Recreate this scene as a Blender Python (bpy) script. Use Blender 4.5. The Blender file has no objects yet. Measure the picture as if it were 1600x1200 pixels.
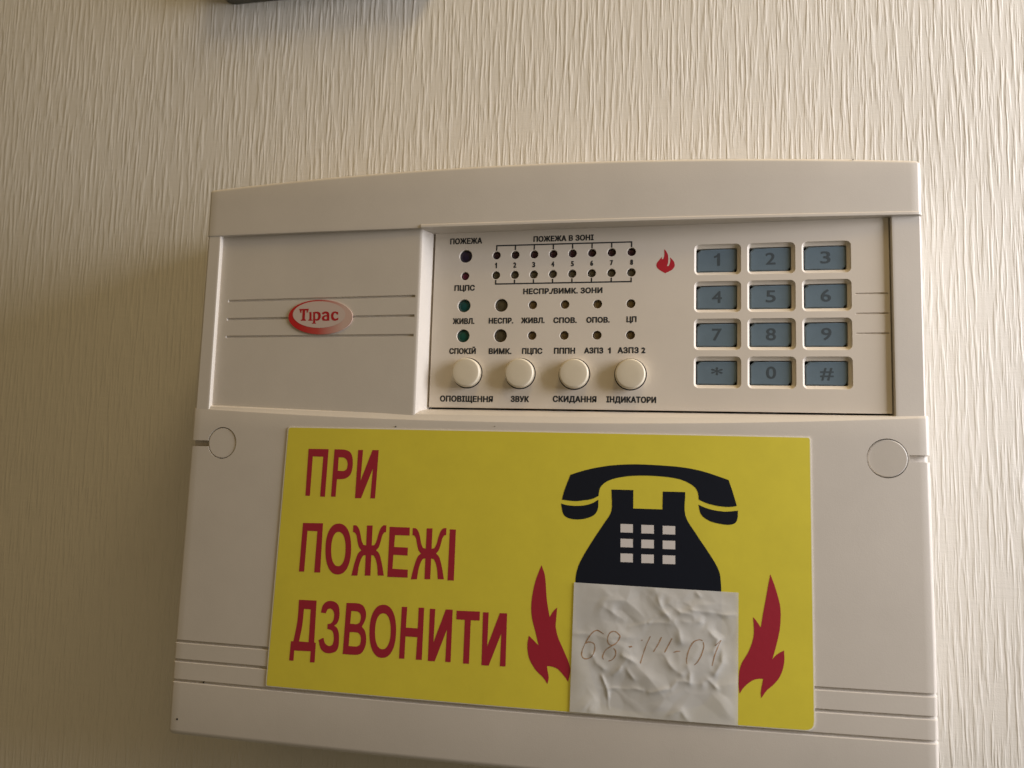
import bpy, bmesh, math, random
from mathutils import Matrix, Vector
from mathutils import noise as mnoise

scene = bpy.context.scene
COL = scene.collection
PI = math.pi

# ---------------------------------------------------------------- camera, world, lights, exposure
WALL = 50.0                       # mm from the wall to the front of the keypad plate


def V(x, z, out):
    """millimetres: x to the right, z up, out in front of the keypad plate -> metres"""
    return Vector((x / 1000.0, -(WALL + out) / 1000.0, z / 1000.0))


cam_data = bpy.data.cameras.new('camera')
cam = bpy.data.objects.new('camera', cam_data)
COL.objects.link(cam)
cam_data.sensor_fit = 'HORIZONTAL'
cam_data.sensor_width = 36.0
cam_data.lens = 36.0 * 1210.0 / 1600.0
cam_data.clip_start = 0.01
cam_data.clip_end = 50.0
c_r = Vector((0.97988444, 0.19751926, 0.02850663))
c_u = Vector((-0.00764233, -0.10559886, 0.99437944))
c_f = Vector((-0.19941936, 0.9745948, 0.10196518))
cm = Matrix.Identity(4)
for i in range(3):
    cm[i][0], cm[i][1], cm[i][2] = c_r[i], c_u[i], -c_f[i]
loc = V(8.624, -60.06, 309.92)
cm[0][3], cm[1][3], cm[2][3] = loc
cam.matrix_world = cm
cam_data.dof.use_dof = True
cam_data.dof.focus_distance = 0.315
cam_data.dof.aperture_fstop = 12.0
scene.camera = cam

world = bpy.data.worlds.new('World')
scene.world = world
world.use_nodes = True
wn = world.node_tree
bg = wn.nodes['Background']
ROOM_LOW, ROOM_HIGH = (0.102, 0.088, 0.060), (0.25, 0.175, 0.082)   # warm room light: from below / from the ceiling
tcw = wn.nodes.new('ShaderNodeTexCoord')
spw = wn.nodes.new('ShaderNodeSeparateXYZ')
wn.links.new(tcw.outputs['Generated'], spw.inputs[0])
mrw = wn.nodes.new('ShaderNodeMapRange')
mrw.interpolation_type = 'SMOOTHSTEP'
mrw.inputs['From Min'].default_value = -0.3
mrw.inputs['From Max'].default_value = 0.8
wn.links.new(spw.outputs['Z'], mrw.inputs['Value'])
mxw = wn.nodes.new('ShaderNodeMix')
mxw.data_type = 'RGBA'
mxw.inputs['A'].default_value = (*ROOM_LOW, 1)
mxw.inputs['B'].default_value = (*ROOM_HIGH, 1)
wn.links.new(mrw.outputs['Result'], mxw.inputs['Factor'])
wn.links.new(mxw.outputs['Result'], bg.inputs['Color'])
bg.inputs['Strength'].default_value = 1.0


def area_light(name, pos, target, sx, sy, power, colour, spread=180):
    d = bpy.data.lights.new(name, 'AREA')
    d.shape = 'RECTANGLE'
    d.size, d.size_y = sx, sy
    d.energy = power
    d.color = colour
    d.spread = math.radians(spread)
    o = bpy.data.objects.new(name, d)
    COL.objects.link(o)
    o.location = pos
    o.rotation_euler = (Vector(target) - Vector(pos)).to_track_quat('-Z', 'Y').to_euler()
    return o


area_light('window_light', (0.66, -0.205, 0.13), (-0.02, -0.05, -0.02), 0.30, 0.40, 6.7, (0.97, 0.975, 1.05))
area_light('ceiling_lamp_light', (0.22, -0.145, 0.80), (-0.04, -0.04, 0.0), 0.80, 0.16, 4.4, (1.0, 0.75, 0.38))

vs = scene.view_settings
vs.view_transform = 'Standard'
vs.look = 'None'
vs.gamma = 1.0
vs.use_curve_mapping = False
vs.exposure = 0.07
scene.cycles.max_bounces = 8
scene.cycles.use_denoising = True

# ---------------------------------------------------------------- traced outlines (mm on the panel)
LETTERS = [[[(-138.76,-56.41),(-129.8,-56.33),(-130.32,-75.96),(-132.45,-75.91),(-131.97,-59.5),(-136.7,-59.49),(-137.03,-75.81),(-139.03,-75.82)]],[[(-127.16,-56.33),(-123.06,-56.36),(-120.55,-57.09),(-119.26,-58.9),(-118.81,-62.17),(-119.19,-65.45),(-120.36,-67.32),(-122.41,-68.36),(-125.42,-68.59),(-125.66,-75.79),(-127.64,-75.73)],[(-125.14,-59.58),(-122.88,-59.65),(-121.56,-60.6),(-121.05,-62.23),(-121.36,-64.21),(-122.58,-65.09),(-125.26,-65.11)]],[[(-117.1,-76.0),(-116.73,-56.34),(-114.63,-56.3),(-115.08,-68.91),(-110.49,-56.23),(-107.83,-56.19),(-108.46,-75.81),(-110.48,-75.86),(-109.95,-63.71),(-114.5,-75.94)]],[[(-139.43,-86.98),(-130.55,-86.73),(-130.68,-106.62),(-133.28,-106.7),(-132.84,-90.08),(-137.25,-90.08),(-137.75,-106.63),(-140.02,-106.75)]],[[(-117.72,-96.52),(-117.73,-98.67),(-117.9,-100.45),(-118.22,-102.04),(-118.68,-103.43),(-119.27,-104.62),(-119.99,-105.58),(-120.82,-106.3),(-121.77,-106.76),(-122.94,-106.96),(-124.11,-106.89),(-125.1,-106.53),(-125.98,-105.91),(-126.77,-105.03),(-127.44,-103.9),(-128,-102.55),(-128.43,-100.99),(-128.72,-99.23),(-128.87,-97.07),(-128.87,-94.91),(-128.7,-93.11),(-128.39,-91.5),(-127.92,-90.09),(-127.32,-88.89),(-126.6,-87.92),(-125.75,-87.2),(-124.79,-86.75),(-123.61,-86.56),(-122.43,-86.65),(-121.44,-87.02),(-120.56,-87.66),(-119.78,-88.56),(-119.11,-89.69),(-118.56,-91.05),(-118.15,-92.61),(-117.87,-94.38)],[(-120.11,-96.64),(-120.11,-98.09),(-120.2,-99.29),(-120.37,-100.35),(-120.62,-101.29),(-120.95,-102.09),(-121.35,-102.73),(-121.82,-103.21),(-122.36,-103.51),(-123.01,-103.64),(-123.68,-103.59),(-124.23,-103.34),(-124.73,-102.91),(-125.18,-102.31),(-125.56,-101.55),(-125.88,-100.64),(-126.12,-99.59),(-126.29,-98.4),(-126.38,-96.95),(-126.39,-95.5),(-126.3,-94.29),(-126.13,-93.21),(-125.87,-92.27),(-125.54,-91.46),(-125.14,-90.82),(-124.67,-90.34),(-124.13,-90.04),(-123.47,-89.91),(-122.8,-89.98),(-122.25,-90.23),(-121.75,-90.66),(-121.3,-91.27),(-120.92,-92.04),(-120.61,-92.95),(-120.37,-94.01),(-120.2,-95.2)]],[[(-111.35,-86.8),(-108.95,-86.7),(-108.94,-94.7),(-107.74,-94.35),(-106.9,-92.61),(-106.27,-89.98),(-105.5,-87.75),(-104.37,-86.5),(-103.11,-86.35),(-103.11,-89.04),(-103.95,-89.38),(-104.65,-90.51),(-105.21,-92.93),(-105.91,-95.15),(-106.97,-96.5),(-105.77,-97.53),(-104.93,-99.48),(-104.1,-102.41),(-103.26,-106.32),(-105.77,-106.45),(-106.26,-102.52),(-106.96,-100.18),(-107.81,-98.73),(-108.93,-98.49),(-108.92,-106.63),(-111.31,-106.76),(-111.33,-98.61),(-112.45,-98.97),(-113.3,-100.5),(-114,-102.93),(-114.48,-106.94),(-117.03,-107.08),(-116.19,-103.05),(-115.35,-100.01),(-114.51,-97.97),(-113.31,-96.81),(-114.37,-95.56),(-115.09,-93.39),(-115.67,-91.01),(-116.38,-89.94),(-117.24,-89.68),(-117.25,-86.96),(-115.97,-87.0),(-114.82,-88.16),(-114.03,-90.34),(-113.39,-92.91),(-112.54,-94.57),(-111.33,-94.82)]],[[(-101.63,-86.89),(-93.18,-86.84),(-93.11,-90.01),(-99.24,-90.1),(-99.43,-94.8),(-93.64,-94.78),(-93.63,-97.93),(-99.56,-97.91),(-99.77,-103.42),(-93.26,-103.45),(-93.25,-106.58),(-101.71,-106.73)]],[[(-86.07,-86.85),(-83.7,-86.75),(-83.75,-94.75),(-82.57,-94.4),(-81.73,-92.66),(-81.08,-90.04),(-80.3,-87.8),(-79.19,-86.55),(-77.94,-86.4),(-77.96,-89.1),(-78.8,-89.43),(-79.5,-90.56),(-80.07,-92.98),(-80.78,-95.21),(-81.83,-96.55),(-80.66,-97.59),(-79.85,-99.54),(-79.04,-102.47),(-78.25,-106.38),(-80.72,-106.51),(-81.18,-102.58),(-81.85,-100.23),(-82.67,-98.78),(-83.78,-98.54),(-83.83,-106.68),(-86.19,-106.81),(-86.14,-98.66),(-87.25,-99.02),(-88.1,-100.56),(-88.81,-102.98),(-89.32,-106.99),(-91.83,-107.13),(-90.97,-103.1),(-90.12,-100.06),(-89.27,-98.02),(-88.08,-96.86),(-89.12,-95.61),(-89.81,-93.44),(-90.36,-91.06),(-91.05,-89.99),(-91.89,-89.72),(-91.88,-87.0),(-90.62,-87.05),(-89.5,-88.21),(-88.74,-90.39),(-88.13,-92.96),(-87.3,-94.63),(-86.12,-94.87)]],[[(-76.49,-86.81),(-74.06,-86.83),(-74.17,-106.65),(-76.72,-106.73)]],[[(-139.32,-118.03),(-131.57,-117.87),(-131.65,-134.42),(-130.94,-134.62),(-131.05,-142.3),(-133.07,-142.39),(-132.97,-138.05),(-140.2,-138.27),(-140.3,-142.32),(-142.21,-142.35),(-141.84,-134.72),(-140.78,-134.64),(-139.52,-126.48)],[(-136.92,-121.52),(-133.95,-121.52),(-134.09,-134.53),(-138.31,-134.52),(-137.29,-128.23)]],[[(-129.41,-122.5),(-128.8,-119.73),(-127.35,-118.18),(-125.64,-117.62),(-123.54,-117.94),(-121.94,-119.29),(-121.38,-121.79),(-121.45,-124.32),(-122.18,-126.25),(-123.36,-127.28),(-122.07,-128.14),(-121.28,-129.97),(-121.01,-132.46),(-121.13,-135.29),(-122.12,-137.24),(-124.48,-138.16),(-126.92,-138.03),(-128.73,-136.6),(-129.82,-133.4),(-127.73,-132.31),(-127.14,-134.15),(-126.04,-135.14),(-124.78,-135.37),(-123.64,-134.72),(-123.26,-132.93),(-123.45,-130.75),(-124.29,-129.23),(-126.26,-128.74),(-126.23,-126.84),(-124.8,-126.43),(-123.83,-125.1),(-123.61,-122.88),(-124.18,-121.34),(-125.47,-120.66),(-126.63,-121.05),(-127.3,-122.68)]],[[(-118.55,-118.01),(-113.89,-117.84),(-111.45,-118.63),(-110.1,-121.06),(-110.16,-123.88),(-111.51,-126.91),(-110.06,-128.57),(-109.42,-131.95),(-109.93,-135.09),(-111.51,-137.38),(-113.86,-137.99),(-119.12,-138.07)],[(-116.33,-121.02),(-113.72,-121.1),(-112.52,-121.84),(-112.1,-123.38),(-112.61,-125.3),(-113.8,-126.01),(-116.54,-126.0)],[(-116.57,-129.33),(-113.29,-129.29),(-112.08,-130.27),(-111.65,-132.11),(-112.03,-134.0),(-113.35,-134.72),(-116.76,-134.78)]],[[(-97.08,-127.68),(-97.1,-129.85),(-97.28,-131.65),(-97.6,-133.26),(-98.07,-134.67),(-98.67,-135.88),(-99.39,-136.87),(-100.23,-137.61),(-101.18,-138.09),(-102.35,-138.31),(-103.52,-138.26),(-104.5,-137.92),(-105.38,-137.31),(-106.16,-136.43),(-106.83,-135.31),(-107.37,-133.96),(-107.79,-132.39),(-108.07,-130.61),(-108.2,-128.44),(-108.19,-126.25),(-108.01,-124.43),(-107.69,-122.81),(-107.22,-121.37),(-106.61,-120.15),(-105.88,-119.16),(-105.03,-118.42),(-104.07,-117.94),(-102.89,-117.72),(-101.71,-117.79),(-100.73,-118.15),(-99.85,-118.78),(-99.07,-119.67),(-98.41,-120.81),(-97.88,-122.17),(-97.47,-123.74),(-97.2,-125.52)],[(-99.31,-127.83),(-99.32,-129.29),(-99.42,-130.51),(-99.61,-131.6),(-99.88,-132.55),(-100.23,-133.36),(-100.66,-134.02),(-101.15,-134.52),(-101.72,-134.84),(-102.4,-134.98),(-103.1,-134.94),(-103.68,-134.7),(-104.2,-134.28),(-104.66,-133.68),(-105.05,-132.92),(-105.38,-132.0),(-105.63,-130.94),(-105.79,-129.74),(-105.88,-128.28),(-105.87,-126.81),(-105.77,-125.58),(-105.58,-124.49),(-105.31,-123.53),(-104.95,-122.71),(-104.53,-122.04),(-104.03,-121.55),(-103.46,-121.23),(-102.77,-121.09),(-102.07,-121.14),(-101.49,-121.38),(-100.97,-121.81),(-100.51,-122.42),(-100.12,-123.19),(-99.8,-124.11),(-99.55,-125.17),(-99.39,-126.37)]],[[(-95.08,-118.05),(-92.88,-117.98),(-93.06,-125.98),(-88.16,-125.96),(-88.1,-117.93),(-85.86,-117.85),(-86.01,-137.9),(-88.44,-137.96),(-88.21,-129.35),(-93.1,-129.38),(-93.19,-137.94),(-95.37,-138.04)]],[[(-83.51,-138.08),(-83.48,-118.07),(-81.29,-118.02),(-81.51,-130.86),(-76.98,-117.93),(-74.21,-117.87),(-74.3,-137.89),(-76.45,-137.93),(-76.22,-125.55),(-80.74,-138.02)]],[[(-72.58,-118.14),(-63.24,-117.93),(-63.26,-121.34),(-66.78,-121.44),(-66.91,-137.95),(-69.28,-138.0),(-69.16,-121.47),(-72.59,-121.45)]],[[(-61.93,-138.12),(-61.96,-118.09),(-59.71,-118.05),(-59.89,-130.9),(-55.28,-117.98),(-52.43,-117.93),(-52.47,-137.91),(-54.68,-137.96),(-54.48,-125.59),(-59.08,-138.06)]]]
PHONE_HANDSET = [[(-32.04,-73.51),(-31.18,-69.93),(-28.94,-63.81),(-24.53,-62.25),(-19.56,-60.9),(-12.5,-59.63),(-3.38,-59.02),(8.42,-59.31),(15.29,-59.88),(22.11,-61.21),(30.68,-63.92),(32.23,-68.47),(33.69,-73.56),(30.89,-74.0),(26.86,-73.81),(22.82,-72.92),(19.77,-71.66),(19.56,-69.59),(18.73,-67.55),(16.68,-65.89),(13.26,-64.4),(8.45,-63.57),(0.84,-63.25),(-6.12,-63.6),(-11.72,-64.69),(-15.22,-66.22),(-17.31,-68.4),(-17.96,-71.6),(-20.06,-72.73),(-22.89,-73.39),(-27.16,-73.9)]]
PHONE_EARS = [[[(-32.37,-75.01),(-29.99,-75.56),(-26.41,-75.71),(-22.86,-75.29),(-20.04,-74.34),(-17.94,-73.0),(-18.02,-76.17),(-18.9,-78.31),(-20.65,-79.64),(-23.47,-80.59),(-27.02,-80.88),(-29.89,-80.29),(-31.49,-78.8)]],[[(19.64,-73.52),(22.15,-74.6),(25.52,-75.43),(29.55,-75.76),(34.09,-75.25),(33.95,-77.98),(33.22,-79.71),(31.55,-80.52),(28.88,-80.56),(24.85,-79.84),(22.16,-78.58),(20.46,-76.79)]]]
PHONE_BODY = [[(-12.99,-68.96),(-4.66,-68.89),(-4.64,-75.87),(6.35,-75.81),(6.43,-69.07),(14.79,-69.0),(14.84,-77.69),(18.8,-84.39),(22.86,-90.34),(26.22,-95.6),(27.56,-98.91),(28.03,-104.26),(28.18,-114.11),(27.81,-128.53),(26.39,-138.15),(21.64,-146.08),(9.64,-149.37),(-4.97,-150.51),(-14.88,-148.89),(-19.29,-139.52),(-21.17,-132.81),(-23.83,-126.11),(-25.83,-114.83),(-26.19,-104.42),(-25.9,-101.29),(-24.9,-97.77),(-22.52,-93.13),(-19.1,-87.41),(-15.67,-82.03),(-12.87,-77.02)],[(-9.37,-81.91),(-4.7,-81.86),(-4.66,-85.04),(-9.32,-85.1)],[(-1.52,-81.93),(3.17,-81.88),(3.2,-85.05),(-1.48,-85.12)],[(6.47,-81.95),(11.12,-81.9),(11.14,-85.06),(6.5,-85.12)],[(-9.29,-87.46),(-4.64,-87.4),(-4.6,-90.57),(-9.24,-90.64)],[(-1.45,-87.46),(3.23,-87.39),(3.26,-90.56),(-1.42,-90.63)],[(6.52,-87.46),(11.16,-87.39),(11.18,-90.54),(6.54,-90.61)],[(-9.21,-92.99),(-4.57,-92.91),(-4.53,-96.14),(-9.17,-96.23)],[(-1.39,-92.97),(3.28,-92.89),(3.31,-96.1),(-1.35,-96.19)],[(6.56,-92.94),(11.2,-92.86),(11.22,-96.06),(6.59,-96.15)]]
PHONE_KEYS = [[(-9.37,-81.91),(-4.7,-81.86),(-4.66,-85.04),(-9.32,-85.1)],[(-1.52,-81.93),(3.17,-81.88),(3.2,-85.05),(-1.48,-85.12)],[(6.47,-81.95),(11.12,-81.9),(11.14,-85.06),(6.5,-85.12)],[(-9.29,-87.46),(-4.64,-87.4),(-4.6,-90.57),(-9.24,-90.64)],[(-1.45,-87.46),(3.23,-87.39),(3.26,-90.56),(-1.42,-90.63)],[(6.52,-87.46),(11.16,-87.39),(11.18,-90.54),(6.54,-90.61)],[(-9.21,-92.99),(-4.57,-92.91),(-4.53,-96.14),(-9.17,-96.23)],[(-1.39,-92.97),(3.28,-92.89),(3.31,-96.1),(-1.35,-96.19)],[(6.56,-92.94),(11.2,-92.86),(11.22,-96.06),(6.59,-96.15)]]
FLAME_L = [[(-39.43,-98.92),(-37.96,-103.04),(-37.03,-112.02),(-35.81,-118.31),(-34.44,-116.02),(-32.98,-114.55),(-33.3,-119.39),(-33.38,-121.81),(-32.45,-125.52),(-30.23,-130.15),(-28.39,-134.1),(-27.41,-137.42),(-28.23,-141.81),(-29.31,-140.27),(-32.18,-137.43),(-34.67,-136.59),(-36.44,-136.58),(-36.03,-138.73),(-35.63,-140.74),(-36.06,-143.21),(-37.75,-140.89),(-40.65,-138.39),(-43.24,-134.47),(-44.05,-131.1),(-44.12,-128.35),(-43.69,-125.78),(-42.01,-127.18),(-39.81,-129.23),(-41,-124.7),(-42.41,-119.96),(-43.02,-115.84),(-42.79,-110.97),(-41.51,-104.62)]]
FLAME_R = [[(45.63,-98.08),(47.3,-102.65),(48.89,-108.53),(49.19,-112.47),(48.83,-117.75),(47.5,-123.73),(46.18,-128.52),(47.81,-126.65),(50.27,-125.06),(50.37,-128.76),(49.7,-132.06),(48.4,-135.06),(46.45,-137.47),(44.19,-139.57),(42.24,-142.43),(42.06,-140.37),(42.92,-135.57),(41.3,-135.68),(39.35,-136.34),(37.4,-137.78),(35.77,-139.52),(34.66,-141.36),(34.27,-138.98),(34.48,-133.74),(35.46,-130.4),(37.43,-126.99),(39.07,-122.95),(39.73,-118.95),(39.42,-113.82),(40.72,-115.27),(42.15,-117.43),(43.02,-112.16),(44.02,-106.81),(44.83,-102.12)]]
STICKER = [(-148.77,-47.45),(60.44,-47.12),(60.88,-152.72),(-152.04,-153.31)]
STICKER_EDGE = [(-148.77,-47.45),(-117.18,-47.65),(-78.83,-47.94),(-27.13,-47.62),(21.62,-47.53),(60.44,-47.12),(60.59,-97.95),(60.88,-152.72),(21.94,-151.73),(-27.45,-152.21),(-74.84,-152.52),(-111.73,-152.91),(-152.04,-153.31),(-150.97,-103.98)]
NOTE = [(-26.66,-104.72),(34.22,-105.23),(33.94,-152.66),(-27.38,-152.52)]
CREASES = [([(3.4,-105.26),(6.41,-111.48),(9.4,-116.67)],1.43,1.0),([(9.35,-110.33),(13.28,-114.01),(16.69,-114.29)],1.21,0.8),([(16.68,-112.59),(23.94,-112.66),(33.53,-113.32)],1.1,0.8),([(1.55,-118.12),(3.99,-115.53)],0.27,0.35),([(-5.86,-119.8),(1.55,-118.12),(10.39,-118.56)],0.38,0.35),([(10.87,-117.55),(12.84,-120.83),(13.84,-124.64)],1.43,0.9),([(22.99,-118.76),(26.84,-122.37),(25.41,-126.77)],1.32,0.9),([(28.76,-126.56),(28.76,-130.38),(25.91,-134.38)],1.21,0.9),([(21.13,-138.52),(23.04,-136.96),(26.39,-140.05)],0.88,0.9),([(-15.04,-138.97),(-13.76,-141.54),(-12.94,-145.84),(-12.63,-150.16)],0.49,0.8),([(-13.48,-143.22),(-7.53,-142.77),(-0.16,-142.37)],0.38,0.5),([(1.8,-142.56),(9.58,-141.03),(11.99,-138.7),(14.4,-138.29),(16.81,-138.83),(21.13,-138.52)],0.44,0.6),([(15.82,-132.68),(16.8,-135.49),(16.33,-138.39)],0.88,0.7),([(-15.46,-113.73),(-11.42,-114.97),(-7.88,-117.71)],1.54,0.8),([(-26.92,-123.84),(-20.34,-123.17)],0.99,0.5),([(-19.19,-131.2),(-17.12,-134.48),(-14.59,-136.26)],0.77,0.8),([(-11.57,-137.99),(-8.64,-134.86)],0.27,0.35),([(7.06,-129.43),(10.98,-133.5),(13.9,-135.69)],1.1,0.9),([(-8.19,-130.94),(-2.22,-133.44)],0.99,0.6),([(9.17,-150.36),(13.5,-149.55),(16.88,-152.12)],0.99,0.8),([(-19.83,-151.21),(-17.82,-152.02)],0.77,0.5),([(-9.86,-152.82),(2.88,-152.52)],0.77,0.5),([(-6.15,-135.66),(-3.14,-139.31)],0.77,0.5),([(19.08,-105.89),(20.54,-107.76)],0.55,0.5),([(14.28,-117.35),(20.09,-116.52)],1.1,0.5)]
HANDWRITING = [[(-15.03,-123.19),(-16.22,-122.49),(-17.6,-122.01),(-19.16,-122.87),(-20.7,-124.89),(-22.03,-127.29),(-22.97,-129.65),(-23.21,-131.59),(-22.33,-132.67),(-20.95,-132.66),(-19.39,-131.71),(-18.45,-129.73),(-18.29,-127.81),(-19.09,-126.71),(-20.67,-126.51),(-21.64,-127.07)],[(-9.18,-123.19),(-10.36,-122.12),(-11.73,-122.02),(-12.89,-122.86),(-13.52,-124.62),(-13.34,-126.14),(-12.43,-127.03),(-11.07,-126.75),(-9.73,-125.52),(-8.9,-123.56),(-9.58,-122.65)],[(-11.07,-126.83),(-13,-128.03),(-14.54,-129.47),(-15.29,-131.42),(-14.96,-132.55)],[(-11.25,-128.1),(-10.45,-129.19),(-10.62,-130.92),(-11.77,-132.4),(-13.12,-132.99)],[(-5.63,-127.16),(-4.48,-126.97)],[(-5.44,-127.41),(-4.36,-127.23)],[(2.33,-122.96),(0.9,-126.16),(-0.4,-130.03),(-1.25,-132.93)],[(-0.65,-124.48),(-0.92,-124.76)],[(6.43,-122.96),(5.3,-125.5),(3.53,-128.45)],[(10.24,-123.21),(8.93,-125.83),(7.62,-128.36)],[(10.85,-128.23),(11.98,-127.78),(13.3,-127.61)],[(21.39,-123.34),(20.26,-123.03),(18.38,-123.71),(17.07,-125.49),(16.14,-127.8),(15.59,-130.46),(15.78,-131.95)],[(17.63,-124.51),(16.88,-125.88)],[(21.58,-123.77),(21.77,-125.56),(20.84,-128.62),(19.54,-130.95),(18.42,-132.14)],[(25.89,-124.74),(27.01,-123.73),(27.94,-122.85),(27.01,-124.85),(25.71,-128.3),(24.78,-132.08)]]
EMBLEM = [[[(6.19,27.32),(6.89,26.45),(7.47,25.38),(7.69,24.26),(7.74,22.94),(7.62,21.63),(7.26,20.33),(7.95,20.51),(8.32,21.35),(8.56,22.66),(8.42,23.97),(9.18,23.17),(9.94,22.16),(10.27,20.91),(10.09,19.87),(9.22,18.84),(7.84,18.09),(6.59,17.46),(5.45,18.14),(4.18,18.96),(3.29,19.9),(3.03,20.82),(3.27,21.74),(4.02,22.77),(5.21,24.19),(5.22,23.27),(5.78,23.32),(6.03,24.17),(6.21,25.35),(6.14,26.53)]]]
LOGO_TEXT = [[[(-147.66,3.36),(-143.11,3.38),(-143.59,1.8),(-143.96,1.56),(-144.1,2.53),(-144.81,2.74),(-144.71,-1.12),(-144.17,-1.49),(-144.15,-1.81),(-146.59,-1.79),(-146.61,-1.47),(-145.96,-1.11),(-146.03,2.75),(-146.49,2.61),(-146.48,1.58),(-146.95,1.64)]],[[(-143.07,1.86),(-141.79,2.02),(-141.6,-1.27),(-141.12,-1.52),(-141.1,-1.83),(-143.04,-1.82),(-143.06,-1.5),(-142.59,-1.14),(-142.74,1.54)]],[[(-141.26,1.84),(-139.21,2.11),(-138.03,1.73),(-137.46,0.76),(-137.51,-0.7),(-138.22,-1.66),(-139.11,-1.87),(-139.89,-1.7),(-139.83,-2.74),(-139.44,-2.92),(-139.42,-3.16),(-141.28,-3.14),(-141.29,-2.9),(-140.79,-2.66),(-141.04,1.52)],[(-140.06,1.22),(-139.38,1.38),(-138.75,0.77),(-138.62,-0.2),(-138.9,-0.98),(-139.54,-1.17),(-139.94,-0.92)]],[[(-136.99,1.48),(-135.61,2.12),(-134.32,1.94),(-133.61,1.2),(-133.34,-1.9),(-136.15,-1.88),(-136.89,-1.07),(-136.7,-0.03),(-135.52,0.49),(-134.62,0.48),(-134.78,1.04),(-135.44,1.29),(-136.43,0.7)],[(-134.59,-0.05),(-135.43,-0.14),(-135.84,-0.72),(-135.29,-1.25),(-134.52,-1.26)]],[[(-129.54,1.88),(-129.45,0.72),(-130.03,0.68),(-130.58,1.36),(-131.34,1.25),(-131.61,0.21),(-131.3,-0.76),(-130.57,-1.13),(-129.94,-0.94),(-129.28,-0.54),(-129.35,-1.55),(-130.52,-1.97),(-131.81,-1.77),(-132.56,-0.75),(-132.71,0.71),(-132.18,1.67),(-131,2.09),(-130.05,1.84)]]]
LOGO_OUTER = [(-122.89,-0.43),(-122.97,-1.4),(-123.29,-2.35),(-123.85,-3.26),(-124.65,-4.13),(-125.66,-4.93),(-126.88,-5.65),(-128.29,-6.28),(-129.85,-6.82),(-131.55,-7.24),(-133.35,-7.54),(-135.23,-7.72),(-137.15,-7.77),(-139.08,-7.7),(-141,-7.5),(-142.86,-7.17),(-144.63,-6.73),(-146.29,-6.17),(-147.8,-5.52),(-149.14,-4.77),(-150.28,-3.94),(-151.21,-3.05),(-151.9,-2.11),(-152.34,-1.13),(-152.53,-0.14),(-152.47,0.85),(-152.14,1.81),(-151.57,2.75),(-150.75,3.63),(-149.71,4.44),(-148.45,5.17),(-147.02,5.8),(-145.42,6.33),(-143.69,6.74),(-141.86,7.04),(-139.95,7.2),(-138.02,7.24),(-136.07,7.15),(-134.16,6.93),(-132.32,6.59),(-130.56,6.13),(-128.93,5.56),(-127.45,4.9),(-126.15,4.14),(-125.05,3.32),(-124.15,2.43),(-123.49,1.5),(-123.07,0.54)]
LOGO_INNER = [(-126.17,0.69),(-126.23,-0.06),(-126.5,-0.79),(-126.96,-1.5),(-127.62,-2.17),(-128.46,-2.78),(-129.46,-3.34),(-130.62,-3.83),(-131.9,-4.24),(-133.3,-4.56),(-134.78,-4.79),(-136.32,-4.93),(-137.9,-4.96),(-139.49,-4.9),(-141.06,-4.75),(-142.58,-4.49),(-144.04,-4.15),(-145.39,-3.72),(-146.63,-3.21),(-147.72,-2.63),(-148.65,-1.99),(-149.41,-1.3),(-149.97,-0.57),(-150.33,0.18),(-150.48,0.94),(-150.42,1.7),(-150.16,2.45),(-149.68,3.16),(-149.01,3.84),(-148.15,4.46),(-147.13,5.02),(-145.95,5.51),(-144.64,5.92),(-143.22,6.23),(-141.72,6.46),(-140.16,6.59),(-138.57,6.61),(-136.98,6.54),(-135.41,6.37),(-133.9,6.11),(-132.46,5.75),(-131.12,5.32),(-129.91,4.8),(-128.84,4.22),(-127.93,3.58),(-127.2,2.9),(-126.66,2.18),(-126.31,1.44)]
TEXTS = [('ПОЖЕЖА', -76.42, 31.92, 14.07, 2.52), ('ПОЖЕЖА В ЗОНІ', -34.88, 31.93, 25.16, 2.39), ('ПЦПС', -76.35, 11.72, 8.92, 2.42), ('НЕСПР./ВИМК. ЗОНИ', -34.78, 9.82, 32.81, 2.35), ('ЖИВЛ.', -76.28, -2.49, 9.47, 2.47), ('НЕСПР.', -60.21, -2.4, 10.52, 2.37), ('ЖИВЛ.', -46.75, -2.37, 9.92, 2.35), ('СПОВ.', -33.42, -2.41, 9.69, 2.34), ('ОПОВ.', -19.99, -2.38, 9.52, 2.32), ('ЦП', -6.57, -2.28, 4.07, 2.36), ('СПОКІЙ', -76.28, -15.14, 11.5, 2.38), ('ВИМК.', -60.21, -15.22, 9.68, 2.43), ('ПЦПС', -46.74, -15.15, 8.53, 2.41), ('ПППН', -33.38, -15.08, 8.73, 2.46), ('АЗПЗ 1', -19.98, -14.94, 10.85, 2.36), ('АЗПЗ 2', -6.43, -14.87, 11.08, 2.41), ('ОПОВІЩЕННЯ', -73.96, -35.22, 22.71, 2.49), ('ЗВУК', -51.32, -35.01, 7.67, 2.45), ('СКИДАННЯ', -28.9, -34.8, 17.75, 2.48), ('ІНДИКАТОРИ', -6.32, -34.73, 19.65, 2.45), ('1', -63.07, 21.12, 0.88, 2.34), ('2', -55.04, 21.14, 1.31, 2.33), ('3', -47.03, 21.17, 1.3, 2.32), ('4', -39.02, 21.19, 1.28, 2.31), ('5', -30.88, 21.21, 1.27, 2.29), ('6', -22.96, 21.23, 1.25, 2.28), ('7', -14.9, 21.24, 1.25, 2.27), ('8', -6.8, 21.25, 1.23, 2.27)]
BRACKET = [(-63.15,30.57),(-6.51,30.87),(-63.08,14.26),(-6.58,14.63)]
ZONE_X = [-62.99,-54.98,-46.97,-38.96,-30.95,-22.94,-14.92,-6.91]
ZONE_Z = (26.63,18.12)
LED_X = [-76.32,-60.34,-47.02,-33.67,-20.31,-6.96]
LED_Z = [5.29,-7.51,26.58,18.03]
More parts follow.
